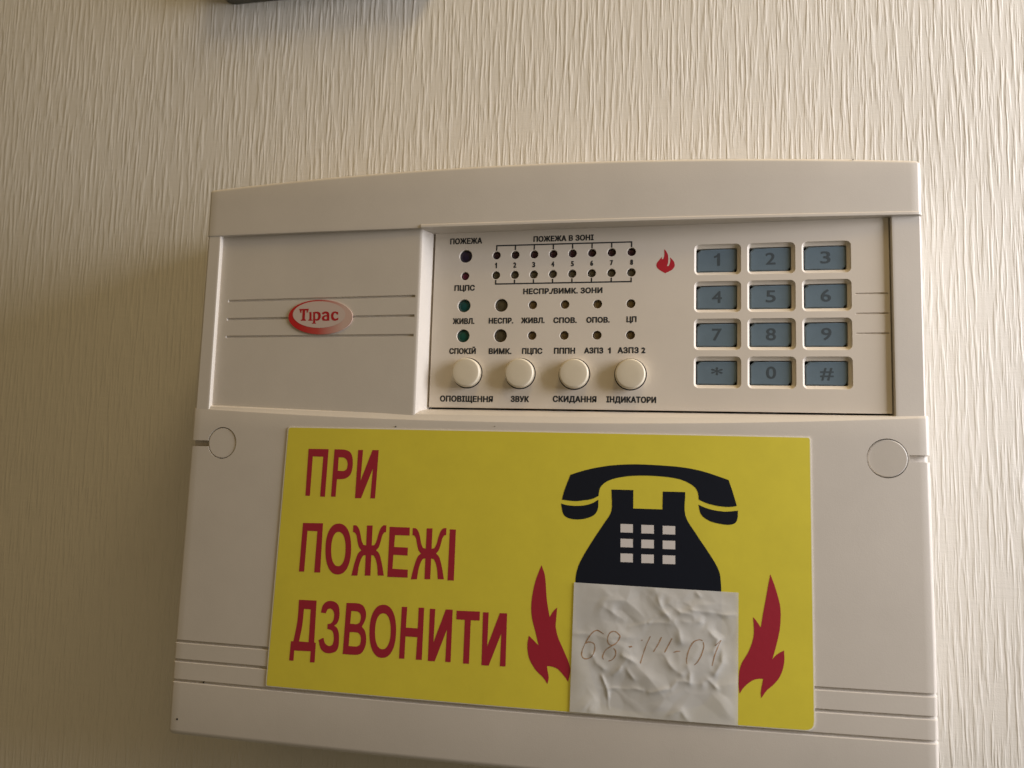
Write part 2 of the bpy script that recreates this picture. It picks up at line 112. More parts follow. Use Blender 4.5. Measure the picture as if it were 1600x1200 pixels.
KEY = (26.85,20.31,22.64,15.02)
BTN = [(-73.84,-23.32),(-51.47,-23.43),(-29.17,-23.53),(-6.7,-23.54)]
DISC = [(-179.3,-54.85),(87.38,-54.23),(-186.06,-55.0),(-172.61,-54.7)]
SLOT = [(-193.02,-53.49),(-187.12,-53.37),(-192.83,-55.84),(94.69,-53.33),(101.72,-53.38),(94.64,-55.9)]
LOGO_GROOVES = [(-180.51,7.48),(-95.44,8.19),(-180.85,-0.65),(-95.08,-0.09),(-180.9,-8.46),(-95.84,-8.31)]
LID_G = [(-195.74,-138.34),(-152.37,-137.92),(101.97,-137.53),(-195.17,-146.36),(101.89,-145.3),(-195.11,-154.43),(-111.76,-154.72),(101.99,-153.4)]
SPECKS = [(-191.68,-170.15),(-180.91,-154.5),(-101.12,-46.43),(-59.65,-45.5),(-121.92,-68.02),(77.04,59.81)]
DARK = [(-220.49,173.47),(-213.75,166.6),(-183.78,163.05),(-233.3,186.53)]


# ---------------------------------------------------------------- materials


def mat(name, colour, rough=0.5, spec=0.5, coat=0.0, coat_rough=0.1, bump=None, mottle=0.0, mscale=40.0):
    m = bpy.data.materials.new(name)
    m.use_nodes = True
    nt = m.node_tree
    b = nt.nodes['Principled BSDF']
    b.inputs['Base Color'].default_value = (*colour, 1)
    b.inputs['Roughness'].default_value = rough
    b.inputs['Specular IOR Level'].default_value = spec
    b.inputs['Coat Weight'].default_value = coat
    b.inputs['Coat Roughness'].default_value = coat_rough
    tc = nt.nodes.new('ShaderNodeTexCoord')
    if bump:
        hs, strength, dist = bump
        n = nt.nodes.new('ShaderNodeTexNoise')
        n.inputs['Scale'].default_value = hs
        n.inputs['Detail'].default_value = 3.0
        nt.links.new(tc.outputs['Object'], n.inputs['Vector'])
        bp = nt.nodes.new('ShaderNodeBump')
        bp.inputs['Strength'].default_value = strength
        bp.inputs['Distance'].default_value = dist
        nt.links.new(n.outputs['Fac'], bp.inputs['Height'])
        nt.links.new(bp.outputs['Normal'], b.inputs['Normal'])
        if coat:
            nt.links.new(bp.outputs['Normal'], b.inputs['Coat Normal'])
    if mottle:
        n2 = nt.nodes.new('ShaderNodeTexNoise')
        n2.inputs['Scale'].default_value = mscale
        n2.inputs['Detail'].default_value = 6.0
        n2.inputs['Roughness'].default_value = 0.65
        nt.links.new(tc.outputs['Object'], n2.inputs['Vector'])
        mp = nt.nodes.new('ShaderNodeMapRange')
        mp.inputs['From Min'].default_value = 0.3
        mp.inputs['From Max'].default_value = 0.7
        nt.links.new(n2.outputs['Fac'], mp.inputs['Value'])
        mx = nt.nodes.new('ShaderNodeMix')
        mx.data_type = 'RGBA'
        mx.inputs['A'].default_value = (*[c * (1 - mottle) for c in colour], 1)
        mx.inputs['B'].default_value = (*[min(1, c * (1 + mottle * 0.6)) for c in colour], 1)
        nt.links.new(mp.outputs['Result'], mx.inputs['Factor'])
        nt.links.new(mx.outputs['Result'], b.inputs['Base Color'])
    return m


M_CASE = mat('beige_abs', (0.63, 0.582, 0.518), 0.46, 0.4, bump=(2200, 0.35, 0.00008), mottle=0.05, mscale=24)
M_PLATE = mat('plate_abs', (0.76, 0.69, 0.60), 0.50, 0.35, bump=(2600, 0.25, 0.00006), mottle=0.035, mscale=30)
M_BUTTON = mat('cream_button', (0.76, 0.68, 0.53), 0.33, 0.5, bump=(1800, 0.15, 0.00005), mottle=0.03, mscale=120)
M_BLACK = mat('shade_black', (0.012, 0.011, 0.011), 0.8)  # black for the button shade rings and the board that darkens the openings
M_INK = mat('grey_print', (0.020, 0.023, 0.028), 0.6, mottle=0.2, mscale=300)
M_KEY = mat('blue_rubber', (0.15, 0.21, 0.26), 0.42, 0.4, bump=(1500, 0.3, 0.00008), mottle=0.06, mscale=200)
M_KEYINK = mat('key_print', (0.062, 0.083, 0.10), 0.5)
M_YELLOW = mat('yellow_film', (0.76, 0.655, 0.045), 0.45, 0.6, coat=1.0, coat_rough=0.36, bump=(300, 0.18, 0.00010), mottle=0.05, mscale=60)
M_REDP = mat('red_film', (0.37, 0.008, 0.030), 0.5, 0.4, coat=0.8, coat_rough=0.38, bump=(420, 0.25, 0.00012))
M_NAVY = mat('navy_film', (0.003, 0.006, 0.016), 0.4, 0.25, coat=0.5, coat_rough=0.34, bump=(420, 0.25, 0.00012))
M_WHITEP = mat('white_film', (0.72, 0.68, 0.66), 0.5, 0.4, coat=0.5, coat_rough=0.28)
M_EDGE = mat('sticker_edge', (0.84, 0.80, 0.70), 0.6)
M_PEN = mat('brown_pen', (0.42, 0.25, 0.145), 0.6, mottle=0.35, mscale=500)
M_RED = mat('red_print', (0.50, 0.012, 0.028), 0.5)
M_LOGORED = mat('badge_letter_red', (0.42, 0.008, 0.015), 0.5)
M_SPECK = mat('dirt', (0.012, 0.010, 0.009), 0.8)
M_DEVICE = mat('dark_plastic', (0.085, 0.085, 0.065), 0.5, bump=(900, 0.2, 0.0001), mottle=0.08)


def lens_mat(name, colour):
    m = mat(name, colour, 0.22, 0.5)
    return m


M_LED = dict(indigo=lens_mat('indigo_lens', (0.020, 0.012, 0.045)), magenta=lens_mat('magenta_lens', (0.12, 0.010, 0.045)),
             maroon=lens_mat('maroon_lens', (0.035, 0.005, 0.012)), olive=lens_mat('olive_lens', (0.085, 0.070, 0.038)),
             teal=lens_mat('teal_lens', (0.006, 0.075, 0.078)), green=lens_mat('green_lens', (0.008, 0.085, 0.065)),
             amber=lens_mat('amber_lens', (0.13, 0.085, 0.028)))


def wall_mat():
    m = bpy.data.materials.new('ribbed_wallpaper')
    m.use_nodes = True
    nt = m.node_tree
    N, K = nt.nodes.new, nt.links.new
    b = nt.nodes['Principled BSDF']
    b.inputs['Roughness'].default_value = 0.62
    b.inputs['Specular IOR Level'].default_value = 0.25
    tc = N('ShaderNodeTexCoord')

    def nz(scale, detail, rough=0.5, dist=0.0):
        mp = N('ShaderNodeMapping')
        mp.inputs['Scale'].default_value = scale
        K(tc.outputs['Object'], mp.inputs['Vector'])
        n = N('ShaderNodeTexNoise')
        n.inputs['Scale'].default_value = 1.0
        n.inputs['Detail'].default_value = detail
        n.inputs['Roughness'].default_value = rough
        n.inputs['Distortion'].default_value = dist
        K(mp.outputs['Vector'], n.inputs['Vector'])
        return n

    def mth(op, a, c, clamp=False):
        n = N('ShaderNodeMath')
        n.operation = op
        n.use_clamp = clamp
        for i, q in enumerate((a, c)):
            if isinstance(q, (int, float)):
                n.inputs[i].default_value = q
            else:
                K(q, n.inputs[i])
        return n.outputs[0]
    ridge = nz((640, 640, 42), 2.0, 0.5, 0.10)
    fine = nz((800, 800, 60), 3.0, 0.6)
    weft = nz((55, 55, 560), 2.0, 0.55)
    grain = nz((1500, 1500, 1500), 2.0)
    # sharpen the main ridges
    r = N('ShaderNodeMapRange')
    r.interpolation_type = 'SMOOTHSTEP'
    r.inputs['From Min'].default_value = 0.44
    r.inputs['From Max'].default_value = 0.70
    K(ridge.outputs['Fac'], r.inputs['Value'])
    h = mth('ADD', r.outputs['Result'], mth('MULTIPLY', fine.outputs['Fac'], 0.55))
    h = mth('ADD', h, mth('MULTIPLY', weft.outputs['Fac'], 0.36))
    h = mth('ADD', h, mth('MULTIPLY', grain.outputs['Fac'], 0.25))
    bp = N('ShaderNodeBump')
    bp.inputs['Strength'].default_value = 0.95
    bp.inputs['Distance'].default_value = 0.00022
    K(h, bp.inputs['Height'])
    K(bp.outputs['Normal'], b.inputs['Normal'])
    blot = nz((9, 9, 9), 4.0, 0.6)
    mx = N('ShaderNodeMix')
    mx.data_type = 'RGBA'
    mx.inputs['A'].default_value = (0.695, 0.655, 0.585, 1)
    mx.inputs['B'].default_value = (0.765, 0.735, 0.675, 1)
    K(blot.outputs['Fac'], mx.inputs['Factor'])
    K(mx.outputs['Result'], b.inputs['Base Color'])
    return m


def paper_mat():
    m = mat('taped_paper', (0.74, 0.73, 0.70), 0.5, 0.5, coat=1.0, coat_rough=0.11, bump=(260, 0.06, 0.0001), mottle=0.06, mscale=60)
    nt = m.node_tree
    b = nt.nodes['Principled BSDF']
    out = nt.nodes['Material Output']
    tr = nt.nodes.new('ShaderNodeBsdfTransparent')
    mx = nt.nodes.new('ShaderNodeMixShader')
    mx.inputs['Fac'].default_value = 0.15
    nt.links.new(b.outputs['BSDF'], mx.inputs[1])
    nt.links.new(tr.outputs['BSDF'], mx.inputs[2])
    nt.links.new(mx.outputs['Shader'], out.inputs['Surface'])
    return m


def badge_mat():
    """printed band that runs from red at its left end to pale pink at its right end"""
    m = mat('badge_band', (0.5, 0.02, 0.03), 0.4, 0.5, coat=0.5, coat_rough=0.15)
    nt = m.node_tree
    b = nt.nodes['Principled BSDF']
    tc = nt.nodes.new('ShaderNodeTexCoord')
    sp = nt.nodes.new('ShaderNodeSeparateXYZ')
    nt.links.new(tc.outputs['Object'], sp.inputs[0])
    mp = nt.nodes.new('ShaderNodeMapRange')
    mp.inputs['From Min'].default_value = -0.148
    mp.inputs['From Max'].default_value = -0.127
    nt.links.new(sp.outputs['X'], mp.inputs['Value'])
    cr = nt.nodes.new('ShaderNodeValToRGB')
    cr.color_ramp.elements[0].color = (0.52, 0.006, 0.010, 1)
    cr.color_ramp.elements[1].color = (0.62, 0.44, 0.38, 1)
    e = cr.color_ramp.elements.new(0.45)
    e.color = (0.50, 0.06, 0.05, 1)
    nt.links.new(mp.outputs['Result'], cr.inputs['Fac'])
    nt.links.new(cr.outputs['Color'], b.inputs['Base Color'])
    return m


M_WALL = wall_mat()
M_PAPER = paper_mat()
M_BAND = badge_mat()
M_BADGE = mat('badge_face', (0.62, 0.50, 0.45), 0.4, 0.5, coat=0.5, coat_rough=0.15)

# ---------------------------------------------------------------- helpers


def finish(bm, name, material, parent=None, angle=28, smooth=True, flat_front=False):
    bmesh.ops.recalc_face_normals(bm, faces=bm.faces[:])
    lim = math.radians(angle)
    for f in bm.faces:
        f.smooth = smooth and not (flat_front and abs(f.normal.y) > 0.999)
    for e in bm.edges:
        e.smooth = len(e.link_faces) == 2 and e.calc_face_angle(0) < lim
    me = bpy.data.meshes.new(name)
    bm.to_mesh(me)
    bm.free()
    me.materials.append(material)
    o = bpy.data.objects.new(name, me)
    COL.objects.link(o)
    if parent:
        o.parent = parent
    return o


def thing(name, label, category, loc=(0, 0, 0), group=None):
    o = bpy.data.objects.new(name, None)
    COL.objects.link(o)
    o.location = loc
    o.empty_display_size = 0.02
    o['label'] = label
    o['category'] = category
    if group:
        o['group'] = group
    return o


def body(x):
    """front of the case: gently bowed across its width"""
    u = (x + 45.5) / 147.0
    return 1.5 + (101.5 - x) * 0.0215 + 3.0 * (1 - u * u)


def arc(x):
    u = (x + 45.5) / 147.0
    return 1 - min(1.0, u * u)


def tilt(x):
    return (x + 45.5) * 0.0037


def quarter(r, n=5):
    """(inset along the face, drop below the face) round an edge, outermost first"""
    return [(r - r * math.cos(a), r - r * math.sin(a)) for a in [PI / 2 * i / n for i in range(n + 1)]]


def shell(name, material, parent, xl, xr, rows, front, rl=1.5, rr=1.5, back=-48.0, extra_x=(), back_z=(None, None), nx=64, angle=28):
    """a closed case moulding. xl, xr: functions of z giving its ends; rows: bottom to top list of
    (z(x), drop(x)); front: function x -> out.  Both ends are rounded with radii rl and rr."""
    ql, qr = quarter(rl), [(0, 1.6 * rr), (0.12 * rr, 1.05 * rr), (0.33 * rr, 0.52 * rr), (0.6 * rr, 0.2 * rr), (0.82 * rr, 0.05 * rr), (rr, 0)]
    cols = [('L', i, d) for i, d in ql] + [('M', t / nx, 0) for t in range(1, nx)] + [('R', i, d) for i, d in reversed(qr)]
    x0, x1 = xl(0), xr(0)
    for ex in extra_x:
        t = (ex - x0) / (x1 - x0)
        cols.append(('M', t, 0))
    cols = [c for c in cols if c[0] == 'L'] + sorted([c for c in cols if c[0] == 'M'], key=lambda c: c[1]) + [c for c in cols if c[0] == 'R']
    bm = bmesh.new()
    grid = []
    zb = [rows[0]] + list(rows) + [rows[-1]]
    for ri, (zf, df) in enumerate(zb):
        line = []
        zr = zf((x0 + x1) / 2)
        a, b = xl(zr), xr(zr)
        isback = ri in (0, len(zb) - 1)
        for k, t, d in [cols[0]] + cols + [cols[-1]]:
            x = a + t if k == 'L' else b - t if k == 'R' else a + rl + (b - a - rl - rr) * ((a + (b - a) * t - a - rl) / (b - a - rl - rr)) if rl + rr < b - a else a + (b - a) * t
            z = zf(x) + tilt(x)
            o = front(x) - d - df(x)
            line.append([x, z, o])
        line[0][2] = line[-1][2] = back
        if isback:
            for v in line:
                v[2] = back
        grid.append([bm.verts.new(V(*v)) for v in line])
    R, Cn = len(grid), len(grid[0])
    for i in range(R - 1):
        for j in range(Cn - 1):
            try:
                bm.faces.new((grid[i][j], grid[i][j + 1], grid[i + 1][j + 1], grid[i + 1][j]))
            except ValueError:
                pass
    bmesh.ops.remove_doubles(bm, verts=bm.verts[:], dist=2e-6)
    bmesh.ops.dissolve_degenerate(bm, dist=1e-7, edges=bm.edges[:])
    ed = [e for e in bm.edges if len(e.link_faces) == 1]
    bmesh.ops.holes_fill(bm, edges=ed, sides=0)
    return finish(bm, name, material, parent, angle)


def const(v):
    return lambda x: v


def between(a, b, d):
    return lambda x: d if a <= x <= b else 0.0


def smooth_outline(pts, corner=48, n=4):
    """round the flowing parts of a traced outline and keep its corners"""
    m = len(pts)
    P = [Vector(p) for p in pts]
    sharp = []
    for i in range(m):
        a, b = P[i] - P[i - 1], P[(i + 1) % m] - P[i]
        sharp.append(a.length < 1e-6 or b.length < 1e-6 or math.degrees(a.angle(b)) > corner)
    out = []
    for i in range(m):
        p0, p1, p2, p3 = P[i - 1], P[i], P[(i + 1) % m], P[(i + 2) % m]
        if sharp[i]:
            t1 = (p2 - p1)
        else:
            t1 = (p2 - p0) * 0.5
        if sharp[(i + 1) % m]:
            t2 = (p2 - p1)
        else:
            t2 = (p3 - p1) * 0.5
        L = (p2 - p1).length
        for t in (t1, t2):
            if t.length > L:
                t *= L / t.length
        steps = 1 if (sharp[i] and sharp[(i + 1) % m]) else n
        for s in range(steps):
            u = s / steps
            h1, h2, h3, h4 = 2 * u**3 - 3 * u**2 + 1, u**3 - 2 * u**2 + u, -2 * u**3 + 3 * u**2, u**3 - u**2
            q = p1 * h1 + t1 * h2 + p2 * h3 + t2 * h4
            out.append((q.x, q.y))
    return out


def fill_mesh(contours, extrude=0.0, bevel=0.0):
    """flat filled mesh (with holes) from closed outlines, in mm"""
    cu = bpy.data.curves.new('outline', 'CURVE')
    cu.dimensions = '2D'
    cu.fill_mode = 'BOTH'
    cu.extrude = extrude
    cu.bevel_depth = bevel
    cu.bevel_resolution = 2
    for c in contours:
        sp = cu.splines.new('POLY')
        sp.points.add(len(c) - 1)
        for p, q in zip(sp.points, c):
            p.co = (q[0], q[1], 0, 1)
        sp.use_cyclic_u = True
    o = bpy.data.objects.new('outline', cu)
    COL.objects.link(o)
    dg = bpy.context.evaluated_depsgraph_get()
    me = bpy.data.meshes.new_from_object(o.evaluated_get(dg))
    bpy.data.objects.remove(o)
    bpy.data.curves.remove(cu)
    bm = bmesh.new()
    bm.from_mesh(me)
    bpy.data.meshes.remove(me)
    return bm


def drape(name, contours, material, parent, out, thick=0.0, step=5.0, smoothing=True, groups=None):
    """a print or film cut to traced outlines and laid on the bowed front"""
    bm = bmesh.new()
    for cs in (groups or [contours]):
        b2 = fill_mesh([smooth_outline(c) if smoothing else c for c in cs])
        t = bpy.data.meshes.new('t')
        b2.to_mesh(t)
        b2.free()
        bm.from_mesh(t)
        bpy.data.meshes.remove(t)
    xs = [v.co.x for v in bm.verts]
    x = math.floor(min(xs) / step) * step + step
    while x < max(xs):
        g = bm.verts[:] + bm.edges[:] + bm.faces[:]
        bmesh.ops.bisect_plane(bm, geom=g, plane_co=(x, 0, 0), plane_no=(1, 0, 0), dist=1e-5)
        x += step
    for v in bm.verts:
        v.co = V(v.co.x, v.co.y, out(v.co.x))
    bmesh.ops.recalc_face_normals(bm, faces=bm.faces[:])
    if bm.faces and sum(f.normal.y for f in bm.faces) > 0:
        bmesh.ops.reverse_faces(bm, faces=bm.faces[:])
    if thick:
        r = bmesh.ops.extrude_face_region(bm, geom=bm.faces[:])
        for v in [g for g in r['geom'] if isinstance(g, bmesh.types.BMVert)]:
            v.co.y -= thick / 1000.0
        return finish(bm, name, material, parent, 30)
    me = bpy.data.meshes.new(name)
    bm.to_mesh(me)
    bm.free()
    me.materials.append(material)
    o = bpy.data.objects.new(name, me)
    COL.objects.link(o)
    o.parent = parent
    return o


_cap = {}


def text_bm(body_text, bold):
    cu = bpy.data.curves.new('txt', 'FONT')
    cu.body = body_text
    cu.size = 10.0
    cu.offset = bold
    cu.resolution_u = 4
    cu.space_character = 1.06
    o = bpy.data.objects.new('txt', cu)
    COL.objects.link(o)
    dg = bpy.context.evaluated_depsgraph_get()
    me = bpy.data.meshes.new_from_object(o.evaluated_get(dg))
    bpy.data.objects.remove(o)
    bm = bmesh.new()
    bm.from_mesh(me)
    bpy.data.meshes.remove(me)
    return bm


def cap_height(bold):
    if bold not in _cap:
        b = text_bm('Н', bold)
        ys = [v.co.y for v in b.verts]
        _cap[bold] = (min(ys), max(ys))
        b.free()
    return _cap[bold]


def text(name, s, cx, base, w, h, out, material, parent, bold=0.172):
    """one line of writing fitted to the width w and capital height h (mm), baseline at base;
    bold: how far the strokes are thickened, by overprinting shifted copies"""
    y0, y1 = cap_height(0.0)
    if s == '1':
        src = fill_mesh([[(x, y0 + y * (y1 - y0)) for x, y in ((4.2, 0), (4.2, 1), (3.3, 1), (2.6, 0.86), (1.2, 0.76), (1.2, 0.64), (3.0, 0.72), (3.0, 0))]])
    else:
        src = text_bm(s, 0.0)
    xs = [v.co.x for v in src.verts]
    a, b = min(xs), max(xs)
    kx, ky = (w - 2 * bold) / (b - a), (h - bold) / (y1 - y0)
    me = bpy.data.meshes.new('t')
    src.to_mesh(me)
    src.free()
    bm = bmesh.new()
    for i, (dx, dy) in enumerate(((0, 0), (-1, 0), (1, 0), (-0.7, 0.6), (0.7, -0.6), (-0.7, -0.6), (0.7, 0.6), (0, 0.7), (0, -0.7))):
        n = len(bm.verts)
        bm.from_mesh(me)
        bm.verts.ensure_lookup_table()
        for v in bm.verts[n:]:
            v.co = V(cx + (v.co.x - (a + b) / 2) * kx + dx * bold, base + (v.co.y - y0) * ky + (dy + 0.5) * bold, out + i * 0.003)
    bpy.data.meshes.remove(me)
    return finish(bm, name, material, parent, smooth=False)


def lathe(name, material, parent, cx, cz, prof, n=40, angle=35):
    """round part: prof is a list of (radius, out) from its rim to its middle"""
    bm = bmesh.new()
    rings = []
    for r, o in prof:
        if r < 1e-6:
            rings.append([bm.verts.new(V(cx, cz, o))])
        else:
            rings.append([bm.verts.new(V(cx + r * math.cos(2 * PI * k / n), cz + r * math.sin(2 * PI * k / n), o)) for k in range(n)])
    for p, q in zip(rings, rings[1:]):
        for k in range(n):
            k2 = (k + 1) % n
            if len(q) == 1:
                bm.faces.new((p[k], p[k2], q[0]))
            elif len(p) == 1:
                bm.faces.new((p[0], q[k2], q[k]))
            else:
                bm.faces.new((p[k], p[k2], q[k2], q[k]))
    return finish(bm, name, material, parent, angle)


def rrect(cx, cz, w, h, r, n=7):
    pts = []
    for sx, sz, a0 in ((1, 1, 0), (-1, 1, 90), (-1, -1, 180), (1, -1, 270)):
        for i in range(n + 1):
            a = math.radians(a0 + 90 * i / n)
            pts.append((cx + sx * (w / 2 - r) + r * math.cos(a), cz + sz * (h / 2 - r) + r * math.sin(a)))
    return pts


def circle(cx, cz, r, n=32):
    return [(cx + r * math.cos(2 * PI * k / n), cz + r * math.sin(2 * PI * k / n)) for k in range(n)]


# ---------------------------------------------------------------- the wall
bm = bmesh.new()
bmesh.ops.create_grid(bm, x_segments=2, y_segments=2, size=1.0, matrix=Matrix.Rotation(PI / 2, 4, 'X'))
for v in bm.verts:
    v.co.x *= 1.3
wall = finish(bm, 'wall', M_WALL)
wall['kind'] = 'structure'
wall['label'] = 'beige wall covered in vertically ribbed wallpaper behind the alarm panel'
wall['category'] = 'wall'

# ---------------------------------------------------------------- the panel case
panel = thing('fire_alarm_panel', 'beige plastic fire alarm control panel with keypad and indicator lamps on the ribbed wall', 'alarm panel')


def rounded(base, zlo, r, sgn, zhi=None, r2=0):
    def f(z):
        x = base(z)
        if r and z < zlo + r:
            q = min(r, zlo + r - z)
            x += sgn * (r - math.sqrt(max(0, r * r - q * q)))
        if zhi is not None and z > zhi - r2:
            q = min(r2, z - zhi + r2)
            x += sgn * (r2 - math.sqrt(max(0, r2 * r2 - q * q)))
        return x
    return f


# lower cover: three grooves near its foot, a screw slot at each end, a sloped top edge that sags in the middle
def zt(x):
    return -39.4 - 4.1 * arc(x)


def zback(x):
    return -38.3 - tilt(x)


rows = []
for i, d in quarter(2.4):
    rows.append((const(-176.2 + i), const(d)))
for zc in (-153.95, -145.75, -138.0):
    rows += [(const(zc - 0.85), const(0)), (const(zc - 0.45), const(0.95)), (const(zc + 0.35), const(0.95)), (const(zc + 0.6), const(0))]
    if zc < -140:
        rows.append((const(zc + 4), const(0)))
rows += [(const(-120), const(0)), (const(-100), const(0)), (const(-80), const(0)), (const(-65), const(0))]


def slot(z, on):
    return (const(z), (lambda x: 2.6 if (x < -186.9 or x > 94.9) else 0.0) if on else const(0))


rows += [slot(-55.95, False), slot(-55.9, True), slot(-53.45, True), slot(-53.4, False)]
rows.append((const(-48.5), const(0)))
rows += [(lambda x: zt(x) - 0.7, const(0)), (lambda x: zt(x) - 0.25, const(0.08)), (lambda x: zt(x) + 0.05, const(0.32)),
         (lambda x: zt(x) + 0.25 + 0.40 * (zback(x) - zt(x)), lambda x: 0.55 + 1.15 * arc(x)),
         (lambda x: zt(x) + 0.25 + 0.72 * (zback(x) - zt(x)), lambda x: 1.6 + 3.2 * arc(x)),
         (zback, lambda x: body(x) + 1.2)]
cover = shell('lower_cover', M_CASE, panel,
              rounded(lambda z: -194.6 - 1.3 * max(0, min(1, (-40 - z) / 100)), -176.2, 2.2, 1),
              rounded(lambda z: 102.7 + 0.5 * max(0, min(1, (-40 - z) / 80)), -176.2, 2.2, -1),
              rows, body, 1.6, 2.1, extra_x=(-186.9, -186.8, 94.8, 94.9))


def cut(obj, cutter):
    md = obj.modifiers.new('cut', 'BOOLEAN')
    md.operation = 'DIFFERENCE'
    md.solver = 'EXACT'
    md.object = cutter
    dg = bpy.context.evaluated_depsgraph_get()
    me = bpy.data.meshes.new_from_object(obj.evaluated_get(dg))
    obj.modifiers.clear()
    old = obj.data
    obj.data = me
    bpy.data.objects.remove(cutter)
    b = bmesh.new()
    b.from_mesh(me)
    lim = math.radians(28)
    for e in b.edges:
        e.smooth = len(e.link_faces) == 2 and e.calc_face_angle(0) < lim
    b.to_mesh(me)
    b.free()


for cx, cz, r in ((-179.3, -54.85, 6.75), (87.35, -54.3, 7.25)):
    o = body(cx)
    cut(cover, lathe('hole', M_CASE, None, cx, cz, [(0, o - 2.2), (r, o - 2.2), (r, o + 2.0), (0, o + 2.0)], 56))
    q = 0.32
    disc = lathe('screw_cover', M_CASE, panel, cx, cz, [(r - q, o - 2.1), (r - q, o - 0.30), (r - q - 0.1, o - 0.22), (r - q - 0.3, o - 0.14), (0, o - 0.12)], 56, 20)

# top band
def ztop(x):
    return 58.4 + 4.5 * arc(x)


lip = lambda x: -0.45 if x > -93.8 else 0.0
rows = [(const(36.9), const(7.5)), (const(36.95), const(0.25)), (const(37.1), lambda x: lip(x) + 0.05), (const(37.9), lip), (const(38.15), lambda x: lip(x) * 0.85), (const(38.45), const(0)), (const(38.9), const(0))]
rows += [(const(45), const(0)), (const(52), const(0))]
for i, d in reversed(quarter(1.6, 7)):
    rows.append(((lambda x, i=i: ztop(x) - i), const(d)))
band = shell('top_band', M_CASE, panel, rounded(const(-193.5), -999, 0, 1, 62.95, 1.0), rounded(const(102.0), -999, 0, -1, 62.95, 1.5),
             rows, lambda x: body(x) + 0.25, 1.3, 2.0, extra_x=(-93.9, -93.7))

# side frames of the recess
rows = [(const(-40.5), const(0)), (const(-20), const(0)), (const(0), const(0)), (const(20), const(0)), (const(38), const(0))]
shell('side_frame', M_CASE, panel, lambda z: -193.9 + 0.6 * (z + 40) / 78, const(-186.6), rows, lambda x: body(x) - 0.05, 1.2, 0.35, nx=6)
shell('side_frame', M_CASE, panel, const(90.45), const(102.1), rows, lambda x: body(x) - 0.75, 0.5, 2.0, nx=8)

# raised blank panel that carries the badge, with three grooves
GX0, GX1 = -182.2, -95.6


def groove(z0, z1):
    """groove floor between the traced ends, at a height that runs from z0 to z1"""
    def zf(dz):
        return lambda x: z0 + (z1 - z0) * (x - GX0) / (GX1 - GX0) + dz - tilt(x)
    m = between(GX0, GX1, 0.7)
    return [(zf(-0.6), const(0)), (zf(-0.3), m), (zf(0.3), m), (zf(0.55), const(0))]


rows = [(lambda x: -44.5 - tilt(x), const(0)), (const(-25), const(0))]
g = LOGO_GROOVES
rows += groove(g[4][1], g[5][1]) + groove(g[2][1], g[3][1]) + groove(g[0][1], g[1][1])
rows += [(const(25), const(0)), (const(39), const(0))]


def logo_front(x):
    if x > -94.6:
        t = min(1, (x + 94.6) / 4.2)
        edge = 7.15
        # rounded shoulder, then the steep drop to the plate
        return edge - (t * t * 5.0 if t < 0.25 else 0.3125 + (t - 0.25) / 0.75 * 8.6)
    return 5.9 + (x + 187) * 0.0136


shell('badge_panel', M_CASE, panel, const(-187.6), const(-90.4), rows, logo_front, 0.2, 0.2,
      extra_x=(GX0 - 0.05, GX0, GX1, GX1 + 0.05, -94.6, -94.4, -94.2, -93.9, -93.6, -93.3, -92.5, -91.5), nx=40, angle=32)

# housing behind everything, and an added black board so the plate's openings look dark
def box_bm(x0, x1, z0, z1, o0, o1):
    bm = bmesh.new()
    bmesh.ops.create_cube(bm, size=1.0)
    for v in bm.verts:
        v.co = V(x0 + (v.co.x + 0.5) * (x1 - x0), z0 + (v.co.z + 0.5) * (z1 - z0), o0 + (v.co.y + 0.5) * (o1 - o0))
    return bm


finish(box_bm(-190, 99, -172, 55, -49.8, -6), 'rear_housing', M_CASE, panel)
finish(box_bm(-90.2, 90.3, -38.6, 38.4, -5.9, -5.0), 'dark_backing', M_BLACK, panel)

# ---------------------------------------------------------------- keypad plate
KX, KDX, KZ, KDZ = KEY
lamps = []
for x in ZONE_X:
    lamps.append((x, ZONE_Z[0], 1.72, 'maroon', 'unlit dark red zone lamp'))
    lamps.append((x, ZONE_Z[1], 1.72, 'olive', 'unlit grey olive zone lamp'))
lamps.append((LED_X[0], LED_Z[2], 2.75, 'indigo', 'large unlit dark violet lamp'))
lamps.append((LED_X[0], LED_Z[3], 1.75, 'magenta', 'small unlit magenta lamp'))
lamps.append((LED_X[0], LED_Z[0], 2.75, 'teal', 'large unlit teal lamp'))
lamps.append((LED_X[0], LED_Z[1], 2.75, 'green', 'large unlit green lamp'))
for r_ in (0, 1):
    lamps.append((LED_X[1], LED_Z[r_], 2.75, 'olive', 'large unlit olive lamp'))
    for k in range(2, 6):
        lamps.append((LED_X[k], LED_Z[r_], 1.80, 'amber', 'small unlit amber brown lamp'))
RIDGES = (8.0, 0.32, -7.35)
contours = [[(-89.9, -37.55), (89.9, -37.55), (89.9, 37.6), (-89.9, 37.6)]]
for x, z, r, c, l in lamps:
    contours.append(circle(x, z, r + 0.12))
keys = []
for r_ in range(4):
    for c_ in range(3):
        keys.append((KX + c_ * KDX, KZ - r_ * KDZ))
for x, z in keys:
    contours.append(rrect(x, z, 18.0, 12.6, 2.0))
for z in RIDGES:
    contours.append([(77.6, z - 0.42), (89.5, z - 0.42), (89.5, z + 0.42), (77.6, z + 0.42)])
bm = fill_mesh(contours, 0.85, 0.12)
for v in bm.verts:
    v.co = V(v.co.x, v.co.y, v.co.z - 0.97)
bmesh.ops.remove_doubles(bm, verts=bm.verts[:], dist=1e-6)
